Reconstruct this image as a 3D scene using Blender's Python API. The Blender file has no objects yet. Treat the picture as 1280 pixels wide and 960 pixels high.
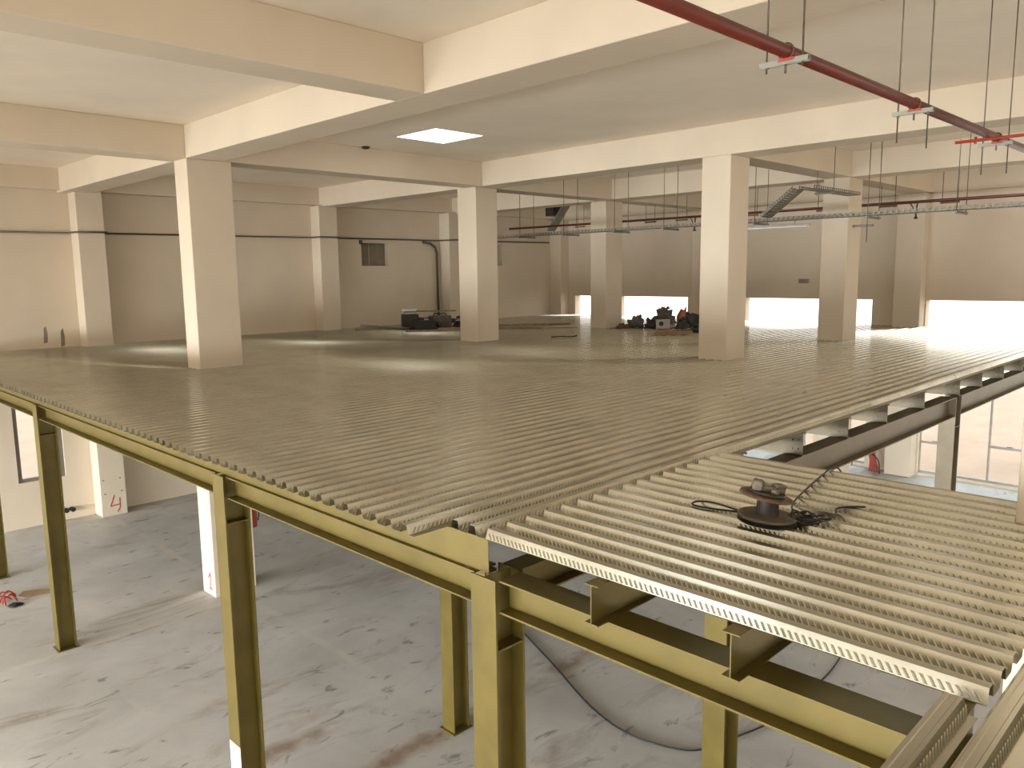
import bpy, bmesh, math, random
from mathutils import Vector, Matrix
random.seed(7)
H0 = 5.68                      # eye height above the ground floor; heights below are given from eye level
C = bpy.context.scene.collection
SC = bpy.context.scene

# ------------------------------------------------------------------ materials
def new_mat(name):
    m = bpy.data.materials.new(name); m.use_nodes = True
    nt = m.node_tree; b = nt.nodes['Principled BSDF']
    return m, nt, b
def N(nt, kind, **kw):
    n = nt.nodes.new(kind)
    for k, v in kw.items(): setattr(n, k, v)
    return n
def coords(nt, scale=(1, 1, 1)):
    g = N(nt, 'ShaderNodeNewGeometry'); mp = N(nt, 'ShaderNodeMapping')
    mp.inputs['Scale'].default_value = scale
    nt.links.new(g.outputs['Position'], mp.inputs['Vector'])
    return mp.outputs['Vector']
def noise(nt, vec, scale, detail=4, rough=0.55, dist=0):
    n = N(nt, 'ShaderNodeTexNoise'); n.inputs['Scale'].default_value = scale
    n.inputs['Detail'].default_value = detail; n.inputs['Roughness'].default_value = rough
    n.inputs['Distortion'].default_value = dist
    nt.links.new(vec, n.inputs['Vector']); return n.outputs['Fac']
def ramp(nt, fac, stops):
    r = N(nt, 'ShaderNodeValToRGB'); e = r.color_ramp.elements
    e[0].position, e[0].color = stops[0][0], (*stops[0][1], 1)
    e[1].position, e[1].color = stops[-1][0], (*stops[-1][1], 1)
    for p, c in stops[1:-1]:
        k = e.new(p); k.color = (*c, 1)
    nt.links.new(fac, r.inputs['Fac']); return r.outputs['Color']
def mix(nt, fac, a, b):
    m = N(nt, 'ShaderNodeMix', data_type='RGBA')
    if isinstance(fac, (int, float)): m.inputs[0].default_value = fac
    else: nt.links.new(fac, m.inputs[0])
    for s, v in ((6, a), (7, b)):
        if isinstance(v, tuple): m.inputs[s].default_value = (*v, 1)
        else: nt.links.new(v, m.inputs[s])
    return m.outputs[2]
def bump(nt, b, fac, strength, dist=0.01):
    n = N(nt, 'ShaderNodeBump'); n.inputs['Strength'].default_value = strength
    n.inputs['Distance'].default_value = dist
    nt.links.new(fac, n.inputs['Height']); nt.links.new(n.outputs['Normal'], b.inputs['Normal'])
def simple(name, col, rough=0.6, metal=0.0, var=0.12, scale=6.0, bmp=0.0):
    m, nt, b = new_mat(name)
    v = coords(nt); f = noise(nt, v, scale)
    dark = tuple(c * (1 - var) for c in col); light = tuple(min(1, c * (1 + var)) for c in col)
    nt.links.new(ramp(nt, f, [(0.3, dark), (0.7, light)]), b.inputs['Base Color'])
    b.inputs['Roughness'].default_value = rough; b.inputs['Metallic'].default_value = metal
    if bmp: bump(nt, b, noise(nt, v, scale * 6), bmp)
    return m

def make_paint(name, col, dirt):
    m, nt, b = new_mat(name); v = coords(nt)
    base = ramp(nt, noise(nt, v, 0.9, 5), [(0.3, tuple(c * 0.94 for c in col)), (0.7, tuple(min(1, c * 1.03) for c in col))])
    spots = ramp(nt, noise(nt, v, 7.0, 3, 0.5), [(0.73, (0, 0, 0)), (0.79, (1, 1, 1))])
    sc = N(nt, 'ShaderNodeMath', operation='MULTIPLY'); sc.inputs[1].default_value = dirt
    nt.links.new(spots, sc.inputs[0])
    nt.links.new(mix(nt, sc.outputs[0], base, (0.30, 0.24, 0.17)), b.inputs['Base Color'])
    b.inputs['Roughness'].default_value = 0.75
    bump(nt, b, noise(nt, v, 14, 6), 0.12)
    return m
M = {}
M['paint'] = make_paint('cream wall paint', (0.68, 0.58, 0.445), 0.06)
M['paint_col'] = make_paint('cream column paint', (0.68, 0.582, 0.445), 0.08)
M['paint_slab'] = make_paint('off white ceiling paint', (0.90, 0.80, 0.66), 0.0)

def make_floor():
    m, nt, b = new_mat('stained concrete'); v = coords(nt)
    base = ramp(nt, noise(nt, v, 0.55, 8, 0.6, 0.4), [(0.3, (0.44, 0.43, 0.40)), (0.55, (0.56, 0.545, 0.515)), (0.75, (0.65, 0.635, 0.605))])
    st = ramp(nt, noise(nt, coords(nt, (0.5, 1.3, 1)), 0.8, 7, 0.65, 1.2), [(0.54, (0, 0, 0)), (0.70, (0.75, 0.75, 0.75))])
    c1 = mix(nt, st, base, (0.27, 0.215, 0.16))
    sp = ramp(nt, noise(nt, coords(nt, (0.8, 1.6, 1)), 2.6, 5, 0.6, 0.5), [(0.61, (0, 0, 0)), (0.69, (0.75, 0.75, 0.75))])
    c2 = mix(nt, sp, c1, (0.17, 0.15, 0.13))
    ds = ramp(nt, noise(nt, coords(nt, (1.5, 0.6, 1)), 1.1, 6, 0.6, 0.8), [(0.58, (0, 0, 0)), (0.72, (0.55, 0.55, 0.55))])
    c3 = mix(nt, ds, c2, (0.62, 0.58, 0.52))
    px = N(nt, 'ShaderNodeSeparateXYZ'); nt.links.new(v, px.inputs[0])
    def band(axis, centre, half, soft, wob, nz):
        a = N(nt, 'ShaderNodeMath', operation='MULTIPLY_ADD'); nt.links.new(nz, a.inputs[0]); a.inputs[1].default_value = wob; a.inputs[2].default_value = -centre - wob / 2
        d = N(nt, 'ShaderNodeMath', operation='ADD'); nt.links.new(px.outputs[axis], d.inputs[0]); nt.links.new(a.outputs[0], d.inputs[1])
        e = N(nt, 'ShaderNodeMath', operation='ABSOLUTE'); nt.links.new(d.outputs[0], e.inputs[0])
        f = N(nt, 'ShaderNodeMapRange'); f.inputs['From Min'].default_value = half + soft; f.inputs['From Max'].default_value = half
        nt.links.new(e.outputs[0], f.inputs['Value']); return f.outputs[0]
    def mul(a, bb):
        m_ = N(nt, 'ShaderNodeMath', operation='MULTIPLY'); nt.links.new(a, m_.inputs[0])
        if isinstance(bb, float): m_.inputs[1].default_value = bb
        else: nt.links.new(bb, m_.inputs[1])
        return m_.outputs[0]
    nz = noise(nt, v, 2.0, 5); patch = ramp(nt, noise(nt, v, 1.3, 5), [(0.38, (0, 0, 0)), (0.58, (1, 1, 1))])
    c3 = mix(nt, mul(mul(band('X', 6.08, .03, .07, .12, nz), patch), .55), c3, (0.66, 0.60, 0.52))
    c3 = mix(nt, mul(mul(band('Y', 12.95, .03, .08, .15, nz), patch), .55), c3, (0.66, 0.60, 0.52))
    for cy_, hw, xc, xh in ((7.12, .05, 6.4, 2.6), (8.25, .05, 4.2, 1.1)):
        k = mul(mul(band('Y', cy_, hw, .16, .35, nz), band('X', xc, xh, .5, .6, nz)), .8)
        c3 = mix(nt, mul(k, patch), c3, (0.25, 0.165, 0.10))
    nt.links.new(c3, b.inputs['Base Color'])
    r = ramp(nt, noise(nt, v, 1.7, 4), [(0.3, (0.45, 0.45, 0.45)), (0.7, (0.75, 0.75, 0.75))])
    nt.links.new(r, b.inputs['Roughness'])
    bump(nt, b, noise(nt, v, 9, 6), 0.1)
    return m
M['floor'] = make_floor()

def make_galv(name, col, r0, r1):
    m, nt, b = new_mat(name); v = coords(nt)
    oi = N(nt, 'ShaderNodeObjectInfo')
    f = noise(nt, v, 2.2, 6, 0.6, 0.3)
    nt.links.new(ramp(nt, f, [(0.3, tuple(c * 0.86 for c in col)), (0.7, tuple(c * 1.08 for c in col))]), b.inputs['Base Color'])
    b.inputs['Metallic'].default_value = 0.9
    mr = N(nt, 'ShaderNodeMapRange'); mr.inputs['To Min'].default_value = r0; mr.inputs['To Max'].default_value = r1
    ad = N(nt, 'ShaderNodeMath', operation='ADD'); sb = N(nt, 'ShaderNodeMath', operation='MULTIPLY_ADD')
    sb.inputs[1].default_value = 0.35; sb.inputs[2].default_value = -0.17
    nt.links.new(oi.outputs['Random'], sb.inputs[0]); nt.links.new(f, ad.inputs[0]); nt.links.new(sb.outputs[0], ad.inputs[1])
    nt.links.new(ad.outputs[0], mr.inputs['Value'])
    nt.links.new(mr.outputs[0], b.inputs['Roughness'])
    return m
M['galv'] = make_galv('galvanised steel', (0.51, 0.49, 0.40), 0.17, 0.25)
M['galv_hang'] = simple('zinc strut', (0.20, 0.19, 0.155), 0.5, 0.4)
M['rod'] = simple('dull threaded rod', (0.12, 0.10, 0.07), 0.5, 0.6)
M['olive'] = simple('olive gold steel paint', (0.138, 0.102, 0.022), 0.36, 0.35, 0.15, 3.0)
M['olive_grey'] = simple('dusty olive steel paint', (0.15, 0.12, 0.07), 0.40, 0.3, 0.16, 3.0)
M['primer_white'] = simple('white primer', (0.72, 0.70, 0.66), 0.6)
M['red_pipe'] = simple('red pipe paint', (0.10, 0.014, 0.008), 0.35, 0.0, 0.15)
def dusty(m, col, lo, hi):
    nt = m.node_tree; b = nt.nodes['Principled BSDF']; src = b.inputs['Base Color'].links[0].from_socket
    g = N(nt, 'ShaderNodeNewGeometry'); sx = N(nt, 'ShaderNodeSeparateXYZ'); nt.links.new(g.outputs['Normal'], sx.inputs[0])
    mr = N(nt, 'ShaderNodeMapRange'); mr.inputs['From Min'].default_value = lo; mr.inputs['From Max'].default_value = hi
    nt.links.new(sx.outputs['Z'], mr.inputs['Value'])
    nt.links.new(mix(nt, mr.outputs[0], src, col), b.inputs['Base Color'])
dusty(M['red_pipe'], (0.085, 0.05, 0.03), 0.1, 0.5)
M['red'] = simple('bright red', (0.33, 0.04, 0.02), 0.45)
M['red_mark'] = simple('red marker paint', (0.42, 0.03, 0.02), 0.7)
M['green'] = simple('green sign', (0.03, 0.22, 0.09), 0.5)
M['sign_white'] = simple('sign white', (0.8, 0.8, 0.78), 0.5)
M['black'] = simple('black rubber', (0.012, 0.011, 0.010), 0.5)
M['dark'] = simple('dark grease metal', (0.04, 0.035, 0.028), 0.5, 0.3, 0.3)
M['rust'] = simple('rusty brown metal', (0.135, 0.075, 0.036), 0.7, 0.2, 0.35, 25, 0.3)
M['disc'] = simple('dusty brown disc', (0.11, 0.085, 0.055), 0.7, 0.0, 0.25, 14)
M['grime'] = simple('dusty taupe metal', (0.17, 0.135, 0.10), 0.65, 0.2, 0.3, 30, 0.3)
M['wood'] = simple('weathered timber', (0.27, 0.19, 0.115), 0.75, 0.0, 0.25, 9)
M['board'] = simple('brown shutter board', (0.24, 0.19, 0.135), 0.7, 0.0, 0.12, 5)
M['card'] = simple('tan cardboard', (0.42, 0.29, 0.17), 0.8)
M['orange'] = simple('orange plastic', (0.45, 0.15, 0.07), 0.6)
M['greybag'] = simple('grey brown sack', (0.13, 0.11, 0.10), 0.8, 0.0, 0.3, 14, 0.4)
M['palebox'] = simple('pale grey plastic', (0.42, 0.40, 0.36), 0.5)
M['conduit'] = simple('grey brown conduit', (0.10, 0.085, 0.06), 0.5, 0.2)
M['alu'] = simple('grey white aluminium frame', (0.36, 0.33, 0.29), 0.45, 0.1)
M['brownframe'] = simple('taupe aluminium frame', (0.20, 0.17, 0.14), 0.45, 0.1)
M['soot'] = simple('soot stain', (0.22, 0.18, 0.13), 0.9)
M['sand'] = simple('sandy yard', (0.42, 0.295, 0.205), 0.95, 0.0, 0.1, 0.8)
M['yard'] = simple('white overexposed ground', (0.80, 0.74, 0.64), 0.9, 0.0, 0.05, 0.5)  # added far ground, white to read as overexposed

def make_glass():
    m = bpy.data.materials.new('window glass'); m.use_nodes = True; nt = m.node_tree
    nt.nodes.remove(nt.nodes['Principled BSDF']); out = nt.nodes['Material Output']
    t = N(nt, 'ShaderNodeBsdfTransparent'); t.inputs['Color'].default_value = (0.95, 0.95, 0.93, 1)
    g = N(nt, 'ShaderNodeBsdfGlossy'); g.inputs['Roughness'].default_value = 0.05
    mx = N(nt, 'ShaderNodeMixShader'); mx.inputs[0].default_value = 0.07
    nt.links.new(t.outputs[0], mx.inputs[1]); nt.links.new(g.outputs[0], mx.inputs[2])
    nt.links.new(mx.outputs[0], out.inputs['Surface']); return m
M['glass'] = make_glass()
def make_emit(name, col, s):
    m, nt, b = new_mat(name)
    b.inputs['Emission Color'].default_value = (*col, 1); b.inputs['Emission Strength'].default_value = s
    b.inputs['Base Color'].default_value = (0.8, 0.8, 0.8, 1); return m
M['skylight'] = make_emit('translucent skylight sheet', (1, 0.97, 0.90), 10.0)

# ------------------------------------------------------------------ mesh helpers
class MB:
    def __init__(s): s.v = []; s.f = []; s.sm = []
    def add(s, vs, fs, smooth=False):
        o = len(s.v); s.v += [tuple(v) for v in vs]
        s.f += [tuple(i + o for i in f) for f in fs]; s.sm += [smooth] * len(fs); return s
    def box(s, x0, x1, y0, y1, z0, z1):
        return s.add([(x0, y0, z0), (x1, y0, z0), (x1, y1, z0), (x0, y1, z0), (x0, y0, z1), (x1, y0, z1), (x1, y1, z1), (x0, y1, z1)],
                     [(0, 3, 2, 1), (4, 5, 6, 7), (0, 1, 5, 4), (1, 2, 6, 5), (2, 3, 7, 6), (3, 0, 4, 7)])
    def obox(s, c, size, R):
        hx, hy, hz = (k / 2 for k in size); c = Vector(c)
        vs = [c + R @ Vector((a * hx, b * hy, d * hz)) for d in (-1, 1) for a, b in ((-1, -1), (1, -1), (1, 1), (-1, 1))]
        return s.add(vs, [(0, 3, 2, 1), (4, 5, 6, 7), (0, 1, 5, 4), (1, 2, 6, 5), (2, 3, 7, 6), (3, 0, 4, 7)])
    def prism(s, poly, axis, a0, a1):
        # poly in the two other axes (cyclic order), extruded along axis
        n = len(poly)
        def P(p, a):
            return {'X': (a, p[0], p[1]), 'Y': (p[0], a, p[1]), 'Z': (p[0], p[1], a)}[axis]
        vs = [P(p, a0) for p in poly] + [P(p, a1) for p in poly]
        fs = [(i, (i + 1) % n, n + (i + 1) % n, n + i) for i in range(n)] + [tuple(range(n))[::-1], tuple(range(n, 2 * n))]
        return s.add(vs, fs)
    def tube(s, pts, r, n=8, close=False):
        pts = [Vector(p) for p in pts]; m = len(pts); rings = []
        up = Vector((0, 0, 1)); prev = None
        for i, p in enumerate(pts):
            if close: t = pts[(i + 1) % m] - pts[i - 1]
            else: t = pts[min(i + 1, m - 1)] - pts[max(i - 1, 0)]
            t.normalize()
            a = prev if prev is not None else (up if abs(t.z) < 0.9 else Vector((1, 0, 0)))
            u = (a - t * a.dot(t)); u.normalize(); w = t.cross(u); prev = u
            rr = r[i] if isinstance(r, (list, tuple)) else r
            rings.append([p + u * (rr * math.cos(2 * math.pi * k / n)) + w * (rr * math.sin(2 * math.pi * k / n)) for k in range(n)])
        vs = [v for q in rings for v in q]; fs = []
        for i in range(m if close else m - 1):
            j = (i + 1) % m
            for k in range(n):
                fs.append((i * n + k, i * n + (k + 1) % n, j * n + (k + 1) % n, j * n + k))
        s.add(vs, fs, True)
        if not close:
            o = len(s.v) - len(vs)
            s.f += [tuple(o + k for k in range(n))[::-1], tuple(o + (m - 1) * n + k for k in range(n))]; s.sm += [False, False]
        return s
    def lathe(s, prof, n=32, c=(0, 0, 0), R=None):
        # prof: (r, z) list, closed at r=0 ends
        R = R or Matrix.Identity(3); c = Vector(c); vs = []; fs = []
        for r, z in prof:
            for k in range(n):
                a = 2 * math.pi * k / n; vs.append(c + R @ Vector((r * math.cos(a), r * math.sin(a), z)))
        for i in range(len(prof) - 1):
            for k in range(n):
                fs.append((i * n + k, i * n + (k + 1) % n, (i + 1) * n + (k + 1) % n, (i + 1) * n + k))
        fs += [tuple(range(n))[::-1], tuple((len(prof) - 1) * n + k for k in range(n))]
        return s.add(vs, fs)
    def blob(s, c, size, seed=0, rough=0.25, n=10, m=6, flat=True):
        rnd = random.Random(seed); c = Vector(c); vs = []; fs = []
        vs.append(c + Vector((0, 0, 0)))
        for i in range(1, m):
            th = math.pi / 2 * i / (m - 1)
            for k in range(n):
                a = 2 * math.pi * k / n; q = 1 + rnd.uniform(-rough, rough)
                vs.append(c + Vector((size[0] * q * math.sin(th) * math.cos(a), size[1] * q * math.sin(th) * math.sin(a), size[2] * q * math.cos(th))))
        vs[0] = c + Vector((rnd.uniform(-.1, .1) * size[0], rnd.uniform(-.1, .1) * size[1], size[2]))
        for k in range(n): fs.append((0, 1 + k, 1 + (k + 1) % n))
        for i in range(m - 2):
            o = 1 + i * n
            for k in range(n): fs.append((o + k, o + n + k, o + n + (k + 1) % n, o + (k + 1) % n))
        for k in range(n):                        # flat bottom resting on its support
            j = 1 + (m - 2) * n + k; vs[j] = Vector((vs[j].x, vs[j].y, c.z))
        fs.append(tuple(1 + (m - 2) * n + k for k in range(n))[::-1])
        return s.add(vs, fs, True)
    def build(s, name, mat, parent=None, org=None):
        me = bpy.data.meshes.new(name)
        o0 = Vector((0, 0, 0))
        if parent is not None:
            up = parent
            while up is not None and '_o' not in up: up = up.parent
            o0 = Vector(up['_o']) if up is not None else Vector((0, 0, 0))
        elif org is not None: o0 = Vector(org)
        me.from_pydata([(x - o0.x, y - o0.y, z + H0 - o0.z) for x, y, z in s.v], [], s.f)
        me.polygons.foreach_set('use_smooth', s.sm)
        bm = bmesh.new(); bm.from_mesh(me); bmesh.ops.recalc_face_normals(bm, faces=bm.faces); bm.to_mesh(me); bm.free()
        me.materials.append(M[mat] if isinstance(mat, str) else mat)
        o = bpy.data.objects.new(name, me); C.objects.link(o)
        if parent is not None: o.parent = parent
        elif org is not None: o.location = o0
        return o
def bevel(o, w=0.004, seg=2):
    m = o.modifiers.new('bevel', 'BEVEL'); m.width = w; m.segments = seg; m.limit_method = 'ANGLE'; return o
def tag(o, label, cat, group=None, kind=None):
    o['label'] = label; o['category'] = cat
    if group: o['group'] = group
    if kind: o['kind'] = kind
    return o
def thing(name, label, cat, loc=(0, 0, 0), group=None):
    o = bpy.data.objects.new(name, None); C.objects.link(o); o.empty_display_size = 0.1
    o.location = (loc[0], loc[1], loc[2] + H0); o['_o'] = (loc[0], loc[1], loc[2] + H0)
    return tag(o, label, cat, group)
def struct(o): o['kind'] = 'structure'; return o
def grid_wall(axis, c0, c1, u0, u1, v0, v1, holes):
    """slab between c0..c1 along axis, spanning u,v, minus rectangular holes (ua,ub,va,vb)"""
    us = sorted({u0, u1, *[h[0] for h in holes], *[h[1] for h in holes]}); vs = sorted({v0, v1, *[h[2] for h in holes], *[h[3] for h in holes]})
    us = [u for u in us if u0 <= u <= u1]; vs = [v for v in vs if v0 <= v <= v1]
    mb = MB()
    for i in range(len(us) - 1):
        j = 0
        while j < len(vs) - 1:
            um = (us[i] + us[i + 1]) / 2
            solid = lambda q: not any(h[0] < um < h[1] and h[2] < (vs[q] + vs[q + 1]) / 2 < h[3] for h in holes)
            if not solid(j): j += 1; continue
            k = j
            while k < len(vs) - 1 and solid(k): k += 1
            a = (us[i], us[i + 1]); b = (vs[j], vs[k])
            if axis == 'X': mb.box(c0, c1, *a, *b)
            elif axis == 'Y': mb.box(*a, c0, c1, *b)
            else: mb.box(*a, *b, c0, c1)
            j = k
    return mb

# ------------------------------------------------------------------ key levels (from eye level)
ZF = -5.68; ZB = 1.97; ZS = 2.50; ZT = -1.55; ZV = -1.61
X0, X1, Y0, Y1 = -14.0, 22.95, -14.0, 20.4

# ------------------------------------------------------------------ room shell
struct(grid_wall('Z', ZF - 0.3, ZF, X0 - .3, X1 + .3, Y0 - .3, Y1 + .3, []).build('floor', 'floor'))
SKY = [(9.0, 10.17, 10.8, 11.97), (7.2, 8.4, 15.8, 17.0), (13.6, 14.8, 10.0, 11.2), (13.6, 14.8, 16.2, 17.4), (18.5, 19.7, 10.0, 11.2), (18.5, 19.7, 16.2, 17.4), (13.6, 14.8, 3.5, 4.7), (18.5, 19.7, 3.5, 4.7)]
struct(grid_wall('Z', ZS, ZS + 0.25, X0 - .3, X1 + .3, Y0 - .3, Y1 + .3, SKY).build('ceiling', 'paint_slab'))
FARW = [(18.1, 19.53), (14.57, 17.42), (8.55, 12.47), (1.6, 7.14), (-5, 0.6)]
ZW0, ZW1 = ZF + 0.06, -0.845
struct(grid_wall('X', X1, X1 + .30, Y0, Y1 + .3, ZF, ZS, [(a, b, ZW0, ZW1) for a, b in FARW]).build('wall_far', 'paint'))
LEFTW = [(4.37, 5.35, -4.62, -2.2), (13.95, 14.98, 0.30, 1.0), (18.9, 19.95, 0.30, 1.03)]
struct(grid_wall('Y', Y1, Y1 + .30, X0, X1, ZF, ZS, LEFTW).build('wall_left', 'paint'))
BACKW = [(9.8, 12.6, -0.9, 2.35), (14.5, 19.9, -0.9, 1.2), (2.0, 8.0, -0.9, 1.0), (-10, -1, -0.9, 1.0), (-10, -1, -5.2, -2.2), (1.0, 8.5, -5.2, -2.2), (10, 19.8, -5.2, -2.2)]
struct(grid_wall('X', X0 - .3, X0, Y0, Y1 + .3, ZF, ZS, BACKW).build('wall_back', 'paint'))
RIGHTW = [(-8, -1, -0.9, 1.9), (5, 10, -0.9, 1.9), (13, 21, -0.9, 1.9), (5, 12, -5.2, -2.2), (14, 21, -5.2, -2.2)]
struct(grid_wall('Y', Y0 - .3, Y0, X0, X1, ZF, ZS, RIGHTW).build('wall_right', 'paint'))
# exterior ground; the far part is added, overexposure put into its white colour
struct(MB().box(-60, 46, -80, 90, ZF - .6, ZF - .32).build('ground', 'sand'))
struct(MB().box(46, 260, -200, 260, ZF - .6, ZF - .30).build('blown_out_ground', 'yard'))

# skylights set in the ceiling holes; far-bay ones are unseen, added for light
for i, (a, b, c, d) in enumerate(SKY):
    t = thing('skylight', ['square skylight glowing white in the ceiling bay right of the foremost crossing beams',
                           'square skylight in the ceiling bay hidden beyond the leftmost free column',
                           'added unseen skylight above the nearest deck column, behind the long beam', 'added unseen skylight beyond the tool heap column, behind its beam',
                           'added unseen skylight above the pinkish column, towards the far wall', 'added unseen skylight in the far left corner bay of the ceiling',
                           'added unseen skylight above the tray riser on the right, behind the long beam', 'added unseen skylight in the far right bay of the ceiling'][i], 'skylight', ((a + b) / 2, (c + d) / 2, ZS), 'square ceiling skylights')
    fr = MB()
    w = 0.03
    fr.box(a, a + w, c, d, ZS + .002, ZS + .30).box(b - w, b, c, d, ZS + .002, ZS + .30).box(a + w, b - w, c, c + w, ZS + .002, ZS + .30).box(a + w, b - w, d - w, d, ZS + .002, ZS + .30)
    fr.build('frame', 'paint_slab', t)
    MB().box(a + w, b - w, c + w, d - w, ZS + .004, ZS + .03).build('diffuser', 'skylight', t)

# ------------------------------------------------------------------ columns and concrete beams
COLS = dict(A=(5.69, 6.47, 13.27, 13.77), B=(12.36, 13.03, 13.47, 14.10), C=(12.39, 13.04, 7.07, 7.63),
            D=(17.6, 18.35, 13.85, 14.4), E=(17.35, 18.07, 7.06, 7.63), F=(5.52, 6.12, 0.50, 1.13))
CL = dict(A='thick cream concrete column nearest the left deck edge, marked 1 in red below the deck',
          B='cream concrete column beside the tool heap near the left wall',
          C='tall cream concrete column right of centre, the nearest one on the deck',
          D='slim distant cream column between two low bright openings, left of the sack heap',
          E='cream concrete column with a pinkish right face, standing before the widest low window',
          F='cream concrete column cut off by the right picture edge beside the small deck')
colobj = {}
for k, (a, b, c, d) in COLS.items():
    t = thing('concrete_column', CL[k], 'column', ((a + b) / 2, (c + d) / 2, ZF), 'concrete columns')
    bevel(MB().box(a, b, c, d, ZF, ZB).build('shaft', 'paint_col', t), 0.012)
    colobj[k] = t
def stroke(pts, w, fn, t=0.006):
    """flat painted stroke: pts in (u, z); fn maps (u, z, depth) to xyz"""
    mb = MB()
    for (u0, z0), (u1, z1) in zip(pts[:-1], pts[1:]):
        L = math.hypot(u1 - u0, z1 - z0) or 1e-6; nx, nz = -(z1 - z0) / L * w / 2, (u1 - u0) / L * w / 2
        ex, ez = (u1 - u0) / L * w * .3, (z1 - z0) / L * w * .3
        q = [(u0 - ex + nx, z0 - ez + nz), (u1 + ex + nx, z1 + ez + nz), (u1 + ex - nx, z1 + ez - nz), (u0 - ex - nx, z0 - ez - nz)]
        vs = [fn(u, z, 0.0005) for u, z in q] + [fn(u, z, t) for u, z in q]
        mb.add(vs, [(0, 1, 2, 3), (7, 6, 5, 4), (0, 4, 5, 1), (1, 5, 6, 2), (2, 6, 7, 3), (3, 7, 4, 0)])
    return mb
o = stroke([(13.52, -5.36), (13.44, -5.26), (13.44, -5.54)], 0.022, lambda u, z, d: (5.69 - d, u, z)).build('painted_number', 'red_mark', colobj['A']); o['label'] = 'red painted digit 1'
stroke([(13.50, -5.55), (13.37, -5.55)], 0.02, lambda u, z, d: (5.69 - d, u, z)).build('painted_number_base', 'red_mark', colobj['A'])

BEAMS = [('L', 5.69, 6.33, Y0, Y1, 'long cream ceiling beam crossing over the thick left column'),
         ('L', 12.39, 13.03, Y0, Y1, 'long cream ceiling beam carried by the two middle columns'),
         ('L', 17.40, 18.03, Y0, Y1, 'long cream ceiling beam over the two slim far columns'),
         ('R', X0, 5.69, 7.0, 7.53, 'wide shaded ceiling beam at the upper left, ending at a crossing beam with no column'),
         ('R', X0, 5.69, 13.28, 13.86, 'shaded ceiling beam from the left picture edge to the thick left column'),
         ('R', 6.33, 12.39, 13.28, 13.86, 'shaded ceiling beam between the thick left column and the column by the tool heap'),
         ('R', 13.03, 17.40, 13.5, 14.1, 'short ceiling beam between the tool heap column and the slim far column'),
         ('R', 18.03, X1, 13.5, 14.1, 'far ceiling beam from the slim far column to the far wall'),
         ('R', 13.03, 17.40, 7.05, 7.62, 'short ceiling beam behind the nearest column on the deck'),
         ('R', 18.03, X1, 7.05, 7.62, 'far ceiling beam above the pinkish column running to the far wall')]
for ax, a, b, c, d, lab in BEAMS:
    o = MB().box(a, b, c, d, ZB, ZS).build('ceiling_beam', 'paint_col', org=((a + b) / 2, (c + d) / 2, ZB + H0))
    bevel(o, 0.012); tag(o, lab, 'beam', 'concrete ceiling beams')
# beams along the walls and wall pilasters
struct(MB().box(X0, X1, 20.12, Y1, 2.02, ZS).build('trim_1', 'paint'))
struct(MB().box(22.7, X1, Y0, 20.1, 1.97, ZS).build('trim_2', 'paint'))
PIL = [(5.92, 6.50, 19.9, Y1, 'cream wall pilaster on the left wall marked 4 in red at its foot'),
       (12.25, 12.85, 19.95, Y1, 'cream wall pilaster left of the square shuttered recess'),
       (17.05, 17.6, 19.9, Y1, 'cream wall pilaster with a conduit running down beside it'),
       (22.5, X1, 19.85, Y1, 'cream pilaster filling the far left corner of the room'),
       (22.55, X1, 13.5, 14.2, 'cream far wall pilaster behind the sack heap'),
       (22.55, X1, 7.17, 7.86, 'cream far wall pilaster left of the brightest low opening')]
pil = []
for a, b, c, d, lab in PIL:
    o = thing('wall_pilaster', lab, 'pilaster', ((a + b) / 2, (c + d) / 2, ZF), 'wall pilasters')
    bevel(MB().box(a, b, c, d, ZF, 1.97 if a > 22 else 2.0).build('shaft', 'paint_col', o), 0.012); pil.append(o)
o = stroke([(6.22, -5.18), (6.12, -5.44), (6.34, -5.42)], 0.022, lambda u, z, d: (u, 19.9 - d, z)).build('painted_number', 'red_mark', pil[0]); o['label'] = 'red painted digit 4'
stroke([(6.34, -5.27), (6.33, -5.50), (6.27, -5.6)], 0.022, lambda u, z, d: (u, 19.9 - d, z)).build('painted_number_stem', 'red_mark', pil[0])
for x, z in ((6.0, -4.78), (6.02, -5.12), (6.38, -4.78), (6.40, -5.10)): MB().box(x - .025, x + .025, 19.894, 19.8995, z - .012, z + .012).build('drill_hole', 'soot', pil[0])

# two soot smears on the left wall, part of the wall
for x, z0, z1 in ((5.2, -1.45, -1.05), (5.55, -1.55, -1.12)):
    pts = [(x - .05, z0), (x + .03, z0 + .02), (x + .045, (z0 + z1) / 2), (x + .02, z1), (x - .03, z1 - .06)]
    o = MB().prism(pts, 'Y', Y1 - .003, Y1 - .0005).build('soot_smear', 'soot', bpy.data.objects['wall_left'])

# ------------------------------------------------------------------ windows
def window(n, x, ylist, z0, z1, transoms, mat='alu'):
    f = MB(); y0, y1 = ylist[0], ylist[-1]; w = .045
    f.box(x, x + .07, y0, y1, z0, z0 + .06).box(x, x + .07, y0, y1, z1 - .06, z1)
    for y in ylist: f.box(x, x + .07, max(y0, y - w / 2), min(y1, y + w / 2), z0 + .06, z1 - .06)
    for i, z in transoms.items(): f.box(x - .01, x + .06, ylist[i] + w / 2, ylist[i + 1] - w / 2, z - .035, z + .035)
    o = struct(f.build('window_%d' % n, mat))
    for i in range(len(ylist) - 1):
        MB().box(x + .03, x + .036, ylist[i] + w / 2, ylist[i + 1] - w / 2, z0 + .06, z1 - .06).build('pane', 'glass', o)
    for i, z in transoms.items():
        ym = (ylist[i] + ylist[i + 1]) / 2
        MB().box(x - .04, x - .01, ym - .07, ym + .07, z + .035, z + .06).build('latch', 'brownframe', o)
    return o
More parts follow.
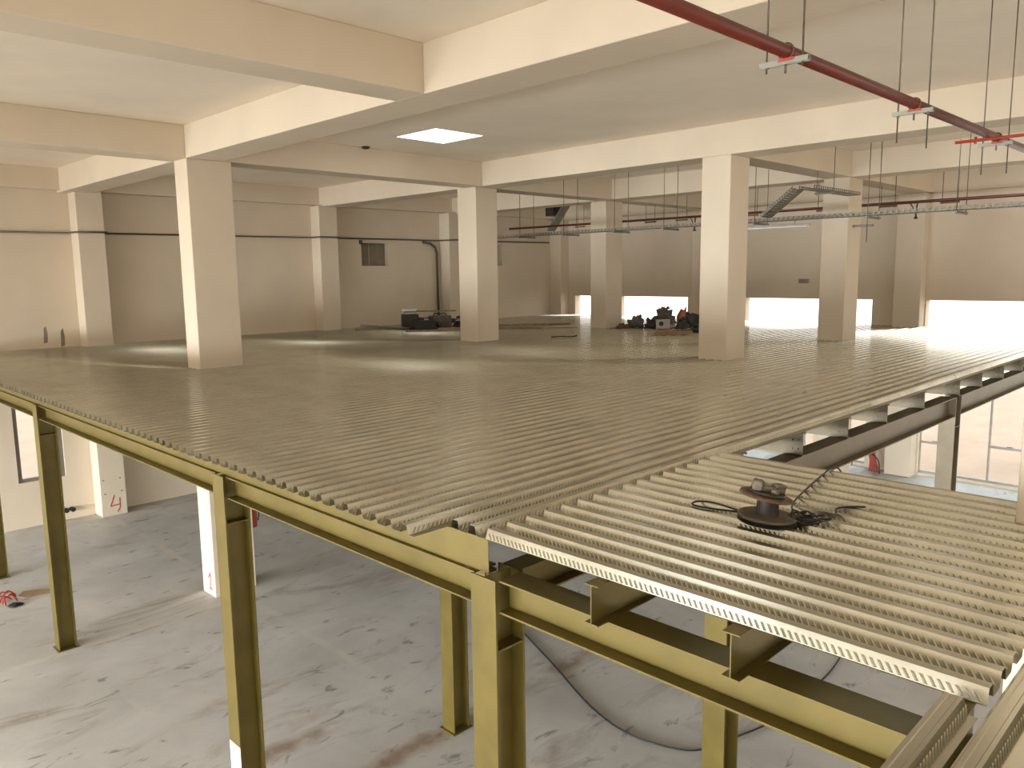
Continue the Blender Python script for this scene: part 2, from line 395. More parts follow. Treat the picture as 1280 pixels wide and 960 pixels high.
window(1, 23.12, [1.6, 2.6, 3.55, 4.5, 5.45, 6.35, 7.14], ZW0, -1.75, {5: -4.75, 3: -4.65, 1: -4.65})
window(2, 23.12, [8.55, 9.5, 10.45, 11.4, 12.47], ZW0, -1.75, {0: -4.75, 2: -4.75})
window(3, 23.12, [14.57, 15.5, 16.45, 17.42], ZW0, -1.75, {1: -4.75})
window(4, 23.12, [18.1, 18.8, 19.53], ZW0, -1.75, {})
f = MB(); f.box(4.37, 5.35, 20.45, 20.55, -4.62, -4.54).box(4.37, 5.35, 20.45, 20.55, -2.28, -2.2).box(4.37, 4.46, 20.45, 20.55, -4.54, -2.28).box(5.26, 5.35, 20.45, 20.55, -4.54, -2.28)
o = struct(f.build('window_5', 'brownframe')); MB().box(4.46, 5.26, 20.5, 20.506, -4.54, -2.28).build('pane', 'glass', o)
for n, (a, b, z0, z1) in ((6, LEFTW[1]), (7, LEFTW[2])):
    f = MB(); f.box(a, b, 20.62, 20.66, z0, z0 + .04).box(a, b, 20.62, 20.66, z1 - .04, z1).box(a, a + .04, 20.62, 20.66, z0 + .04, z1 - .04).box(b - .04, b, 20.62, 20.66, z0 + .04, z1 - .04)
    o = struct(f.build('window_%d' % n, 'brownframe'))
    m_ = a + (b - a) * .42
    MB().box(a + .04, m_ - .006, 20.63, 20.65, z0 + .04, z1 - .04).build('shutter', 'board', o)
    MB().box(m_ + .006, b - .04, 20.63, 20.65, z0 + .04, z1 - .04).build('shutter', 'board', o)

# ------------------------------------------------------------------ steel frame of the mezzanine
def isec(axis, a0, a1, c, z0, z1, w, tf=.012, tw=.010):
    """I section running along X or Y, centred on c"""
    h = w / 2; t = tw / 2
    poly = [(c - h, z0), (c + h, z0), (c + h, z0 + tf), (c + t, z0 + tf), (c + t, z1 - tf), (c + h, z1 - tf), (c + h, z1), (c - h, z1), (c - h, z1 - tf), (c - t, z1 - tf), (c - t, z0 + tf), (c - h, z0 + tf)]
    return MB().prism(poly, axis, a0, a1)
BT, BB = -1.835, -2.045        # main beam top and underside
def post(x0, yc, lab, white=False, mat='olive', ztop=BT, gusset=True):
    dx, w, tf = .25, .22, .014
    t = thing('steel_post', lab, 'post', (x0 + dx / 2, yc, ZF), 'steel mezzanine posts')
    h = w / 2
    poly = [(x0, yc - h), (x0 + tf, yc - h), (x0 + tf, yc - .005), (x0 + dx - tf, yc - .005), (x0 + dx - tf, yc - h), (x0 + dx, yc - h), (x0 + dx, yc + h), (x0 + dx - tf, yc + h), (x0 + dx - tf, yc + .005), (x0 + tf, yc + .005), (x0 + tf, yc + h), (x0, yc + h)]
    MB().prism(poly, 'Z', ZF + .012, ztop).build('shaft', mat, t)
    MB().box(x0 - .03, x0 + dx + .03, yc - h - .03, yc + h + .03, ZF, ZF + .012).build('base_plate', mat, t)
    for s in (-1, 1):
        y0, y1 = (yc - h + .004, yc - .005) if s < 0 else (yc + .005, yc + h - .004)
        MB().box(x0 + tf, x0 + dx - tf, y0, y1, -2.30, -2.288).build('stiffener', mat, t)
    if gusset:
        z = BB - .0; xg = x0 + dx
        MB().prism([(xg, z - .17), (xg, z), (xg + .17, z)], 'Y', yc - .006, yc + .006).build('gusset', mat, t)
    if white:
        o = MB().box(x0 - .003, x0 - .0005, yc - h, yc + h, ZF + .03, -4.55).build('primer_patch', 'primer_white', t); o['label'] = 'bare white primer at the foot of the post'
    return t
post(3.11, 3.39, 'olive gold steel post at the inner corner where the two decks meet, nearest of all', gusset=False)
post(3.11, 7.04, 'olive gold steel post with a bare white patch low on its front flange', True)
post(3.11, 13.16, 'olive gold steel post on the left, in front of the red number 4')
post(3.11, 17.31, 'olive gold steel post cut by the left picture edge')
post(5.88, 7.09, 'olive gold steel post under the main deck, just left of the corner post')
post(5.88, 3.39, 'olive gold steel post under the small deck, bottom right')
post(12.46, 3.50, 'dusty brown steel post before the large ground floor window', mat='olive_grey', ztop=-1.85, gusset=False)
post(18.0, 3.50, 'distant brown steel post near the right picture edge', mat='olive_grey', ztop=-1.85, gusset=False)
XB = 3.235
def steel_beam(o, lab): return tag(o, lab, 'beam', 'steel floor beams')
segs = [(-1.2, 3.28, 'olive gold steel beam under the small deck, running to the bottom right from the corner post'),
        (3.50, 6.93, 'olive gold steel edge beam between the corner post and the post with the white patch'),
        (7.15, 13.05, 'olive gold steel edge beam between the white patched post and the next post left'),
        (13.27, 17.20, 'olive gold steel edge beam ending at the left picture edge'),
        (17.42, 20.1, 'olive gold steel edge beam out of frame beyond the leftmost post')]
for a, b, lab in segs[:4]:
    steel_beam(isec('Y', a, b, XB, BB, BT, .19).build('steel_beam', 'olive', org=(XB, (a + b) / 2, BB + H0)), lab)
steel_beam(isec('X', 6.16, 12.455, 3.50, -2.14, -1.85, .20).build('steel_beam', 'olive_grey', org=(9.3, 3.5, -2.14 + H0)), 'dusty olive steel beam under the right deck edge, left of the brown post')
steel_beam(isec('X', 12.72, 17.995, 3.50, -2.14, -1.85, .20).build('steel_beam', 'olive_grey', org=(15, 3.5, -2.14 + H0)), 'dusty olive steel beam under the right deck edge, right of the brown post')
steel_beam(isec('X', 3.37, 5.87, 3.39, BB, BT, .17).build('steel_beam', 'olive', org=(4.6, 3.4, BB + H0)), 'dark olive steel beam between the two decks, in the gap behind the corner post')
steel_beam(isec('X', 3.37, 5.87, 7.09, BB, BT, .17).build('steel_beam', 'olive', org=(4.6, 7.1, BB + H0)), 'olive steel beam under the main deck between the white patched post and the one behind')
steel_beam(isec('X', 6.14, 22.9, 7.09, BB, BT, .17).build('steel_beam', 'olive', org=(14, 7.1, BB + H0)), 'long olive steel beam under the main deck running to the far wall')
steel_beam(isec('X', 3.37, 22.9, 13.05, BB, BT, .17).build('steel_beam', 'olive', org=(14, 13, BB + H0)), 'long olive steel beam under the deck by the thick left column')
steel_beam(isec('X', 3.37, 22.9, 17.31, BB, BT, .17).build('steel_beam', 'olive', org=(14, 17.3, BB + H0)), 'long olive steel beam under the deck near the left wall')
steel_beam(isec('Y', 1.2, 3.27, 6.0, BB, BT, .17).build('steel_beam', 'olive', org=(6, 2.2, BB + H0)), 'olive steel beam under the outer edge of the small deck')

def csec(axis, a0, a1, c, z0, z1, w, side=1, t=.006):
    q = [(0, z0), (w, z0), (w, z0 + .02), (w - t, z0 + .02), (w - t, z0 + t), (t, z0 + t), (t, z1 - t), (w - t, z1 - t), (w - t, z1 - .02), (w, z1 - .02), (w, z1), (0, z1)]
    return MB().prism([(c + side * u, z) for u, z in q], axis, a0, a1)
JT, JB = -1.614, -1.834
JX = [3.17, 4.85, 6.30, 7.50, 8.62, 9.78, 11.10, 12.62, 13.75, 15.02, 16.3, 17.15, 18.45, 19.8, 21.2, 22.5]
names = ['first', 'second', 'third', 'fourth', 'fifth', 'sixth', 'seventh', 'eighth', 'ninth', 'tenth', 'eleventh', 'twelfth', 'thirteenth', 'fourteenth', 'fifteenth', 'sixteenth', 'seventeenth', 'eighteenth', 'nineteenth', 'twentieth']
for i, x in enumerate(JX):
    lab = 'olive steel joist at the left edge, its web a flat plate by the corner' if i == 0 else 'dark steel joist under the main deck, %s end counted along the right edge' % names[i - 2]
    if i == 1: lab = 'dark steel joist under the main deck, hidden behind the corner of the small deck'
    z0 = JB if i < 2 else -1.848
    o = csec('Y', 3.40, 7.0 if i == 7 else 20.2, x, z0, JT, .07).build('steel_joist', 'olive' if i < 2 else 'olive_grey', org=(x, 3.4, z0 + H0))
    tag(o, lab, 'joist', 'steel joists under the main deck')
    if i >= 2:
        for dy in (.05, .11):
            for dz in (.05, .14):
                bo = MB().tube([(x - .012, 3.40 + dy, JB + dz), (x - .0005, 3.40 + dy, JB + dz)], .010, 6).build('bolt', 'galv_hang')
                bo.parent = o; bo.matrix_parent_inverse = Matrix.Translation(-o.location)
for i, y in enumerate((2.49, 1.68, 0.50)):
    o = isec('X', 3.05, 5.45 if y < 1.3 else 6.05, y, JB, JT, .09, .006, .006).build('steel_joist', 'olive', org=(4.5, y, JB + H0))
    tag(o, ['olive steel joist under the small deck, first end to the right of the corner post', 'olive steel joist under the small deck, end midway along the bright edge rib', 'olive steel joist hidden below the sheets in the near right corner'][i], 'joist', 'steel joists under the small deck')

tag(isec('X', -2.0, 3.3, .765, JB, JT, .08, .006, .006).build('steel_joist', 'olive', org=(0, .765, JB + H0)), 'olive steel joist under the single ribbed strip nearest the viewer', 'joist', 'steel joists under the small deck')
# ------------------------------------------------------------------ ribbed deck sheets
def deck_sheet(axis, ribs, e0, e1, a0, a1, label, group, emboss=None, cuts=(), groove=False, ridge=False):
    """ribs: centre lines across; e0,e1: outer flange edges; a0..a1 along; cuts: (across0, across1, along0, along1)"""
    hb, ht = (.052, .032) if groove else (.045, .024)
    prof = [(e0, ZV)]
    for c in ribs:
        prof += [(c - hb, ZV), (c - ht, ZT)]
        if groove: prof += [(c - .017, ZT), (c - .013, ZT - .004), (c + .013, ZT - .004), (c + .017, ZT)]
        prof += [(c + ht, ZT), (c + hb, ZV)]
        if ridge: prof += [(c + .074, ZV), (c + .079, ZV + .005), (c + .089, ZV + .005), (c + .094, ZV)]
    prof.append((e1, ZV))
    prof = [p for p in prof if e0 - 1e-6 <= p[0] <= e1 + 1e-6]
    t = .0014; pts = []
    # offset polyline for thickness
    def off(i):
        d = Vector((0, 0))
        for j in (i - 1, i):
            if 0 <= j < len(prof) - 1:
                e = Vector((prof[j + 1][0] - prof[j][0], prof[j + 1][1] - prof[j][1])); e.normalize(); d += Vector((e.y, -e.x))
        d.normalize(); return (prof[i][0] + d.x * t, prof[i][1] + d.y * t)
    low = [off(i) for i in range(len(prof))]
    mb = MB()
    P = (lambda u, a, z: (a, u, z)) if axis == 'X' else (lambda u, a, z: (u, a, z))
    for i in range(len(prof) - 1):
        p, q, pl, ql = prof[i], prof[i + 1], low[i], low[i + 1]
        iv = [(a0, a1)]
        for c0, c1, k0, k1 in cuts:
            if q[0] > c0 and p[0] < c1:
                nv = []
                for s0, s1 in iv:
                    if k1 <= s0 or k0 >= s1: nv.append((s0, s1)); continue
                    if k0 > s0: nv.append((s0, k0))
                    if k1 < s1: nv.append((k1, s1))
                iv = nv
        for s0, s1 in iv:
            vs = [P(p[0], s0, p[1]), P(q[0], s0, q[1]), P(q[0], s1, q[1]), P(p[0], s1, p[1]), P(pl[0], s0, pl[1]), P(ql[0], s0, ql[1]), P(ql[0], s1, ql[1]), P(pl[0], s1, pl[1])]
            mb.add(vs, [(0, 1, 2, 3), (7, 6, 5, 4), (0, 4, 5, 1), (3, 2, 6, 7)])
    if emboss:
        b0, b1, step = emboss
        for c in ribs:
            for s in (-1, 1):
                k = b0
                n = Vector((s * (ZT - ZV), hb - ht)); n.normalize()
                while k < b1:
                    def Q(tt, al, h):
                        u = c + s * (hb + (ht - hb) * tt) + n.x * h; z = ZV + (ZT - ZV) * tt + n.y * h
                        return P(u, al, z)
                    w = step * .24; sl = step * .75; hgt = .0035
                    if not any(c0 - .05 < c < c1 + .05 and k0 - .05 < k < k1 + .05 for c0, c1, k0, k1 in cuts):
                        vs = [Q(.08, k - w, .0003), Q(.08, k + w, .0003), Q(.60, k + sl + w, .0003), Q(.60, k + sl - w, .0003), Q(.14, k + .1 * sl, hgt), Q(.53, k + .9 * sl, hgt)]
                        mb.add(vs, [(0, 1, 4), (1, 2, 5, 4), (2, 3, 5), (3, 0, 4, 5)])
                    k += step
    u0 = (e0 + e1) / 2
    o = mb.build('deck_sheet', 'galv', org=((a0, u0, ZV + H0) if axis == 'X' else (u0, a0, ZV + H0)))
    return tag(o, label, 'deck sheet', group)
pads = 0.015
cutsX = [(c - pads, d + pads, a - pads, b + pads) for (a, b, c, d) in COLS.values()] + [(19.85, 20.5, a - .02, b + .02) for a, b, *_ in PIL[:4]] + [(c - .02, d + .02, 22.5, 23) for a, b, c, d, _ in PIL[4:]]
PITCH = .165
# edge sheet of two ribs, set back at its near end
EY = 3.415
XEND = 22.93
deck_sheet('X', [3.53, 3.69], EY, 3.77, 3.155, 12.7, 'narrow galvanised deck sheet along the right deck edge, set back at the corner', 'galvanised sheets of the main deck', (3.18, 9.5, .035), cutsX)
deck_sheet('X', [3.53, 3.69], EY, 3.77, 12.72, XEND, 'narrow galvanised deck sheet along the right deck edge, far length lit by the low opening', 'galvanised sheets of the main deck', None, cutsX)
y = 3.77; i = 0
while y < 20.2:
    n = min(6, int((20.34 - y) / PITCH))
    if n < 1: break
    ribs = [y + .095 + PITCH * k for k in range(n)]
    e1 = y + PITCH * n if n == 6 else 20.36
    nm = names[i]
    emb = (2.92, 6.5 if i < 2 else 4.6, .035) if i < 4 else None
    deck_sheet('X', ribs, y + .0005, e1 - .0005, 2.885 + random.uniform(-.008, .008), 12.7, 'galvanised ribbed main deck sheet, near length, %s full sheet from the right deck edge' % nm, 'galvanised sheets of the main deck', emb, cutsX)
    deck_sheet('X', ribs, y + .0005, e1 - .0005, 12.72, XEND, 'galvanised ribbed main deck sheet, far length, %s full sheet from the right deck edge' % nm, 'galvanised sheets of the main deck', None, cutsX)
    y = e1; i += 1
# small deck: ribs run across, towards the camera
SP = .172
cutsY = [(a - pads, b + pads, c - pads, d + pads) for (a, b, c, d) in [COLS['F']]]
for s in range(3):
    ribs = [3.205 + SP * (6 * s + k) for k in range(6 if s < 2 else 5)]
    e0 = 3.205 - .052 if s == 0 else ribs[0] - SP / 2
    e1 = ribs[-1] + SP / 2 if s < 2 else ribs[-1] + .15
    deck_sheet('Y', ribs, e0 + .0005, e1 - .0005, .69, 3.412,
               ['small deck ribbed sheet with the bright embossed edge rib', 'small deck ribbed sheet in the middle, under the cable spool', 'small deck ribbed sheet at its far edge, beside the right hand column'][s],
               'galvanised sheets of the small deck', (.71, 3.39, .032), cutsY, ridge=False)
# near sheets under the viewer
deck_sheet('X', [.772], .69, .83, -2.0, 3.045, 'single ribbed strip at the bottom right ending against the small deck', 'near sheets at the bottom right', (.8, 3.03, .03), (), True)
deck_sheet('X', [.607 - .165 * k for k in range(6)][::-1], -.30, .672, -2.0, 5.3, 'grooved ribbed sheet in the bottom right corner, lapping in front of the small deck', 'near sheets at the bottom right', (1.2, 5.2, .03), cutsX, True)

# ------------------------------------------------------------------ red pipes, hangers, tray
def clamp_hanger(X, lab, low):
    PY, PZ = 1.716, .963
    t = thing('pipe_hanger', lab, 'hanger', (X, PY, PZ - .04), 'trapeze hangers of the near red pipe')
    for i, yy in enumerate((PY + .09, PY - .078)):
        rd = MB().tube([(X, yy, ZS), (X, yy, low[i])], .0042, 6).build('threaded_rod', 'rod', t)
        zn = low[i] + .02 if low[i] > .86 else .895
        MB().lathe([(.0085, zn), (.0085, zn + .008)], 6, (X, yy, 0)).build('nut', 'galv_hang', rd)
    q = MB(); y0, y1 = PY - .108, PY + .12
    q.box(X - .013, X + .013, y0, y1, .927, .930).box(X - .013, X - .0105, y0, y1, .906, .927).box(X + .0105, X + .013, y0, y1, .906, .927)
    q.build('strut_channel', 'zinc', t)
    ring = [(X, PY + .0345 * math.cos(a), PZ + .0345 * math.sin(a)) for a in [2 * math.pi * k / 24 for k in range(24)]]
    MB().tube(ring, .0045, 6, True).build('u_bolt', 'rust', t)
    MB().tube([(X, PY, .93), (X, PY, .87)], .005, 6).build('bolt', 'rod', t)
    o = MB().box(X - .016, X + .016, PY - .045, PY + .03, .919, .9318).build('saddle', 'red', t); o['label'] = 'bright red saddle plate'
    return t
M['zinc'] = simple('pale zinc strut', (0.26, 0.25, 0.21), 0.5, 0.3)
clamp_hanger(3.46, 'pipe hanger with red saddle nearest the camera on the big red pipe', (.882, .891))
clamp_hanger(5.10, 'pipe hanger on the big red pipe, second from the near end', (.75, .70))
clamp_hanger(6.87, 'pipe hanger on the big red pipe where the thin red branch crosses', (.70, .695))
t = thing('sprinkler_pipe', 'big red fire pipe slanting across the upper right, hung on trapeze hangers', 'pipe', (5, 1.716, .963))
MB().tube([(-1, 1.716, .963), (14.6, 1.716, .963)], .0295, 20).build('pipe_run', 'red_pipe', t)
MB().tube([(7.9, 1.716, .963), (7.96, 1.716, .963)], .035, 20).build('coupling', 'red_pipe', t)
t = thing('branch_pipe', 'thin bright red branch pipe crossing under the big red pipe', 'pipe', (6.6, 1.56, .92))
MB().tube([(6.62, 1.925, .925), (6.62, .70, .928)], .0115, 12).build('pipe_run', 'red', t)
MB().tube([(6.62, 1.79, .90), (6.62, 1.79, .95)], .009, 8).build('outlet', 'red', t)

XP, ZP = 20.0, 1.555
t = thing('sprinkler_pipe', 'thin dark red pipe running along in front of the far wall', 'pipe', (XP, 9, ZP))
MB().tube([(XP, 20.05, ZP + .02), (XP, -6, ZP - .03)], .036, 12).build('pipe_run', 'red_pipe', t)
def far_hanger(Y, lab):
    t = thing('pipe_hanger', lab, 'hanger', (XP, Y, ZP), 'hangers of the far red pipe')
    for d in (-.16, .16): MB().tube([(XP, Y + d, ZS), (XP, Y + d, ZP - .10)], .008, 6).build('threaded_rod', 'rod', t)
    MB().box(XP - .02, XP + .02, Y - .2, Y + .2, ZP - .085, ZP - .045).build('strut_channel', 'rust', t)
for Y, l in ((16.8, 'far pipe hanger just left of the slim far column'), (14.05, 'far pipe hanger just right of the slim far column'), (12.95, 'far pipe hanger left of the nearest deck column'),
             (10.75, 'far pipe hanger by the sloping tray piece'), (8.75, 'far pipe hanger just left of the pinkish column'), (7.2, 'far pipe hanger just right of the pinkish column'), (5.85, 'far pipe hanger at the far right above the tray')):
    far_hanger(Y, l)
for Y, l in ((12.52, 'red V shaped sprinkler drop beside the nearest deck column'), (6.56, 'red V shaped sprinkler drop on the far pipe, right of the pinkish column')):
    t = thing('sprinkler_drop', l, 'sprinkler', (XP, Y, ZP - .4), 'sprinkler drops of the far pipe')
    q = MB(); q.tube([(XP, Y + .14, ZP - .03), (XP, Y, ZP - .24)], .014, 6).tube([(XP, Y - .02, ZP - .03), (XP, Y, ZP - .24)], .018, 6)
    q.build('drop_pipe', 'red_pipe', t)
    MB().lathe([(.012, ZP - .40), (.05, ZP - .39), (.02, ZP - .34), (.022, ZP - .235)], 10, (XP, Y, 0)).build('sprinkler_head', 'dark', t)

XT, ZTR = 15.0, 0.96
def tray(name_parts, t, p0, p1, w, up=Vector((0, 0, 1)), pitch=.10, rung=.05):
    p0, p1 = Vector(p0), Vector(p1); d = (p1 - p0); L = d.length; d.normalize()
    side = d.cross(up); side.normalize(); nrm = side.cross(d)
    R = Matrix((side, d, nrm)).transposed(); mid = (p0 + p1) / 2
    for s in (-1, 1):
        e = side * (s * w / 2); q = MB()
        q.obox(mid + e + nrm * .006, (.006, L, .012), R).obox(mid + e + nrm * .056, (.006, L, .012), R)
        k = .02
        while k < L: q.obox(p0 + d * k + e + nrm * .031, (.005, .045, .04), R); k += pitch
        q.build('side_rail', 'galv_hang', t)
    q = MB(); k = .03
    for s in (-1, 0, 1): q.obox(mid + side * (s * (w / 2 - .02)), (.03, L, .004), R)
    while k < L:
        q.obox(p0 + d * k, (w - .01, rung, .0045), R); k += pitch
    q.build('rung_bed', 'galv_hang', t)
t = thing('cable_tray', 'long perforated galvanised cable tray hung across the hall at mid height', 'cable tray', (XT, 7, ZTR))
tray(None, t, (XT, 15.8, ZTR), (XT, -3, ZTR + .03), .36)
t = thing('cable_tray', 'sloping cable tray riser turning off level above the long tray, left of the pinkish column', 'cable tray', (XT, 7.2, ZTR))
tray(None, t, (XT, 7.74, ZTR + .09), (XT, 7.06, 1.56), .42, Vector((0, 1, 1)).normalized(), .06, .045)
tray(None, t, (XT + .05, 6.95, 1.56), (17.3, 6.95, 1.56), .30)
t = thing('cable_tray', 'dark sloping cable tray riser near the far left corner above the red pipe', 'cable tray', (20.6, 17.8, 1.5))
tray(None, t, (20.6, 18.6, 1.45), (20.6, 17.75, 2.42), .34, Vector((0, 1, 1)).normalized(), .06)
MB().box(20.3, 20.9, 18.25, 18.6, 1.95, ZS).build('drop_duct', 'dark', t)
def trapeze(Y, lab, X=XT, z=ZTR, w=.26, low=0.0):
    t = thing('tray_hanger', lab, 'hanger', (X, Y, z), 'trapeze hangers of the cable trays')
    for s in (-1, 1): MB().tube([(X + s * w, Y, ZS), (X + s * w, Y, z - .06 - (low if s < 0 else 0))], .007, 6).build('threaded_rod', 'rod', t)
    MB().box(X - w - .05, X + w + .05, Y - .02, Y + .02, z - .046, z - .008).build('strut_channel', 'galv_hang', t)
for Y, l in ((14.4, 'tray hanger nearest the tool heap column'), (12.9, 'tray hanger second from the tool heap column'), (11.35, 'tray hanger in front of the slim far column'),
             (10.0, 'tray hanger left of the nearest deck column'), (7.85, 'tray hanger under the sloping tray riser'), (5.65, 'tray hanger with one long rod end, right of the pinkish column'),
             (4.2, 'tray hanger furthest right on the long tray')):
    trapeze(Y, l, low=.42 if Y == 5.65 else 0)
t = thing('tray_hanger', 'tray hanger holding the raised level tray piece', 'hanger', (15.9, 6.95, 1.56), 'trapeze hangers of the cable trays')
for s in (-1, 1): MB().tube([(15.9, 6.95 + s * .17, ZS), (15.9, 6.95 + s * .17, 1.48)], .007, 6).build('threaded_rod', 'rod', t)
MB().box(15.88, 15.92, 6.74, 7.16, 1.51, 1.55).build('strut_channel', 'galv_hang', t)
t = thing('pale_strip', 'pale strip slung below the long cable tray, right of the nearest deck column', 'light fitting', (XT - .3, 7.4, .84), 'pale strips below the tray')  # pale box with a white underside below the tray
bevel(MB().box(XT - .36, XT - .22, 6.7, 8.0, .84, .885).build('housing', 'palebox', t), .01); MB().box(XT - .35, XT - .23, 6.74, 7.96, .815, .84).build('strip_cover', 'sign_white', t)
MB().tube([(XT - .29, 7.0, .885), (XT - .29, 7.0, ZTR - .003)], .006, 6).build('hook', 'rod', t)
o = thing('strut_bracket', 'short grey strut arm sticking out right of the pinkish column', 'bracket', (17.62, 6.8, .9))
MB().box(17.60, 17.64, 6.62, 7.055, .91, .96).build('arm', 'galv_hang', o)

# conduit along the left wall and pilasters
pts = [(-2, 20.36, 1.03), (5.86, 20.36, 1.07), (5.88, 19.86, 1.07), (6.54, 19.86, 1.08), (6.56, 20.36, 1.08), (12.20, 20.36, 1.11), (12.22, 19.91, 1.11), (12.88, 19.91, 1.11), (12.9, 20.36, 1.12), (16.98, 20.36, 1.12), (17.02, 19.86, 1.12), (17.64, 19.86, 1.14), (17.66, 20.36, 1.14), (22.4, 20.36, 1.15)]
t = thing('wall_conduit', 'thin dark conduit stepping around the pilasters along the left wall', 'conduit', (8, 20.3, 1.07))
MB().tube(pts, .022, 8).build('conduit_run', 'conduit', t)
t = thing('wall_conduit', 'thick dark conduit bending down the left wall behind the tool heap', 'conduit', (16.9, 20.3, -1.6))
MB().tube([(16.3, 20.33, 1.06), (16.6, 20.33, 1.02), (16.8, 20.33, .90), (16.87, 20.33, .72), (16.88, 20.33, -1.6)], .04, 10).build('conduit_run', 'conduit', t)
o = tag(MB().box(13.88, 13.96, 20.33, 20.395, .96, 1.08).build('junction_box', 'conduit', org=(13.9, 20.36, .96 + H0)), 'small dark junction box at the upper corner of the square wall recess', 'junction box')
o = thing('ceiling_detector', 'small dark round detector on the ceiling left of the skylight', 'detector', (9.22, 13.19, ZS)); MB().lathe([(.04, ZS - .05), (.075, ZS - .03), (.075, ZS)], 14, (9.22, 13.19, 0)).build('body', 'dark', o)
o = thing('wall_vent', 'small pale vent plate on the far wall above the low opening', 'vent', (22.93, 10.57, -.39))
q = MB().box(22.92, 22.948, 10.4, 10.74, -.39, -.25); q.build('plate', 'palebox', o)
for k in range(4): MB().box(22.912, 22.92, 10.43, 10.71, -.375 + .03 * k, -.36 + .03 * k).build('slat', 'grime', o)

# ------------------------------------------------------------------ ground floor bits
o = thing('fire_extinguisher', 'red fire extinguisher hung on the thick left column below the deck', 'fire extinguisher', (6.58, 13.45, -4.62))
MB().lathe([(.02, -4.62), (.075, -4.60), (.08, -4.57), (.08, -4.30), (.06, -4.23), (.025, -4.20), (.025, -4.16)], 18, (6.56, 13.45, 0)).build('cylinder', 'red', o)
MB().box(6.52, 6.60, 13.43, 13.47, -4.16, -4.13).build('valve_head', 'dark', o)
MB().tube([(6.60, 13.45, -4.15), (6.67, 13.42, -4.22), (6.67, 13.42, -4.40), (6.65, 13.43, -4.5)], .012, 6).build('hose', 'black', o)
o = thing('safety_sign', 'small green and white sign on the thick left column beside the extinguisher', 'sign', (6.32, 13.265, -4.5))
MB().box(6.20, 6.40, 13.262, 13.2695, -4.52, -4.39).build('panel', 'green', o)
for z in (-4.43, -4.48): MB().box(6.24, 6.36, 13.259, 13.262, z - .012, z + .012).build('lettering', 'sign_white', o)
def ground_tube(pts, r, z=ZF): return [(x, y, z + r) for x, y in pts]
def smooth(pts, n=6):
    P = [Vector(p) for p in pts]; out = []
    for i in range(len(P) - 1):
        p0, p1, p2, p3 = P[max(i - 1, 0)], P[i], P[i + 1], P[min(i + 2, len(P) - 1)]
        for k in range(n):
            t = k / n
            out.append(.5 * ((2 * p1) + (p2 - p0) * t + (2 * p0 - 5 * p1 + 4 * p2 - p3) * t * t + (3 * p1 - p0 - 3 * p2 + p3) * t ** 3))
    out.append(P[-1]); return out
c = [(8.9, 9.4), (8.55, 8.49), (8.05, 7.3), (7.53, 6.13), (7.38, 5.39), (7.53, 4.8), (7.8, 4.55), (8.24, 4.43), (8.78, 4.29), (9.6, 4.25), (10.67, 4.28), (12, 4.5)]
tag(MB().tube(smooth(ground_tube(c, .012)), .012, 6).build('floor_cable', 'black', org=(8, 6, ZF + H0)), 'thin black cable curving across the concrete floor below the small deck', 'cable')
o = tag(MB().prism([(3.30, 15.80), (3.62, 15.72), (3.86, 15.86), (3.62, 16.02), (3.36, 16.16), (3.22, 15.98)], 'Z', ZF + .002, ZF + .012).build('cardboard_scrap', 'card', org=(3.5, 15.9, ZF + H0)), 'tan cardboard scrap on the concrete floor at the left edge', 'cardboard')
t = thing('strap_tangle', 'bright red tangled strap on the floor at the left picture edge', 'strap', (2.98, 15.75, ZF))
rnd = random.Random(3)
q = MB()
for k in range(9):
    a = rnd.uniform(0, 6.28); x, y = 2.96 + rnd.uniform(-.12, .12), 15.85 + rnd.uniform(-.25, .25)
    pl = [(x + .17 * math.cos(a) * s, y + .17 * math.sin(a) * s, ZF + .02 + .11 * (1 - s * s) * rnd.uniform(.5, 1.3)) for s in (-1, -.5, 0, .5, 1)]
    q.tube(smooth(pl, 3), .014, 5)
q.build('strap', 'red', t)
MB().blob((3.08, 15.55, ZF), (.12, .1, .05), 5).build('dark_wrap', 'dark', t)
for i, x in enumerate((5.26, 5.40)):
    o = thing('pipe_stub', ['left of two dark capped pipe stubs low on the left wall', 'right of two dark capped pipe stubs low on the left wall'][i], 'pipe stub', (x, 20.3, -5.44), 'pipe stubs on the left wall')
    MB().tube([(x, 20.395, -5.43), (x, 20.28, -5.43)], .045, 12).build('stub', 'dark', o); MB().tube([(x, 20.28, -5.43), (x, 20.25, -5.43)], .055, 12).build('cap', 'black', o)
t = thing('hose_bundle', 'red hose bundle hanging against the far wall pilaster on the ground floor', 'hose', (22.4, 8.15, ZF))
for k in range(5):
    dy = (k - 2) * .035
    MB().tube(smooth([(22.45, 8.27 + dy, -4.4), (22.46, 8.22 + dy * 1.5, -4.9), (22.42, 8.12 + dy, -5.3), (22.40, 8.06 + dy * 2, ZF + .03)], 4), .024, 6).build('hose', 'red', t)
MB().tube(smooth([(22.42, 8.2, -5.1), (22.40, 8.45, -5.15), (22.38, 8.62, -5.3), (22.36, 8.68, -5.55)], 5), .016, 6).build('loose_hose', 'red', t)
MB().tube(smooth([(22.42, 8.15, -5.15), (22.38, 7.96, -5.3), (22.36, 7.90, ZF + .02)], 5), .02, 6).build('loose_hose', 'dark', t)

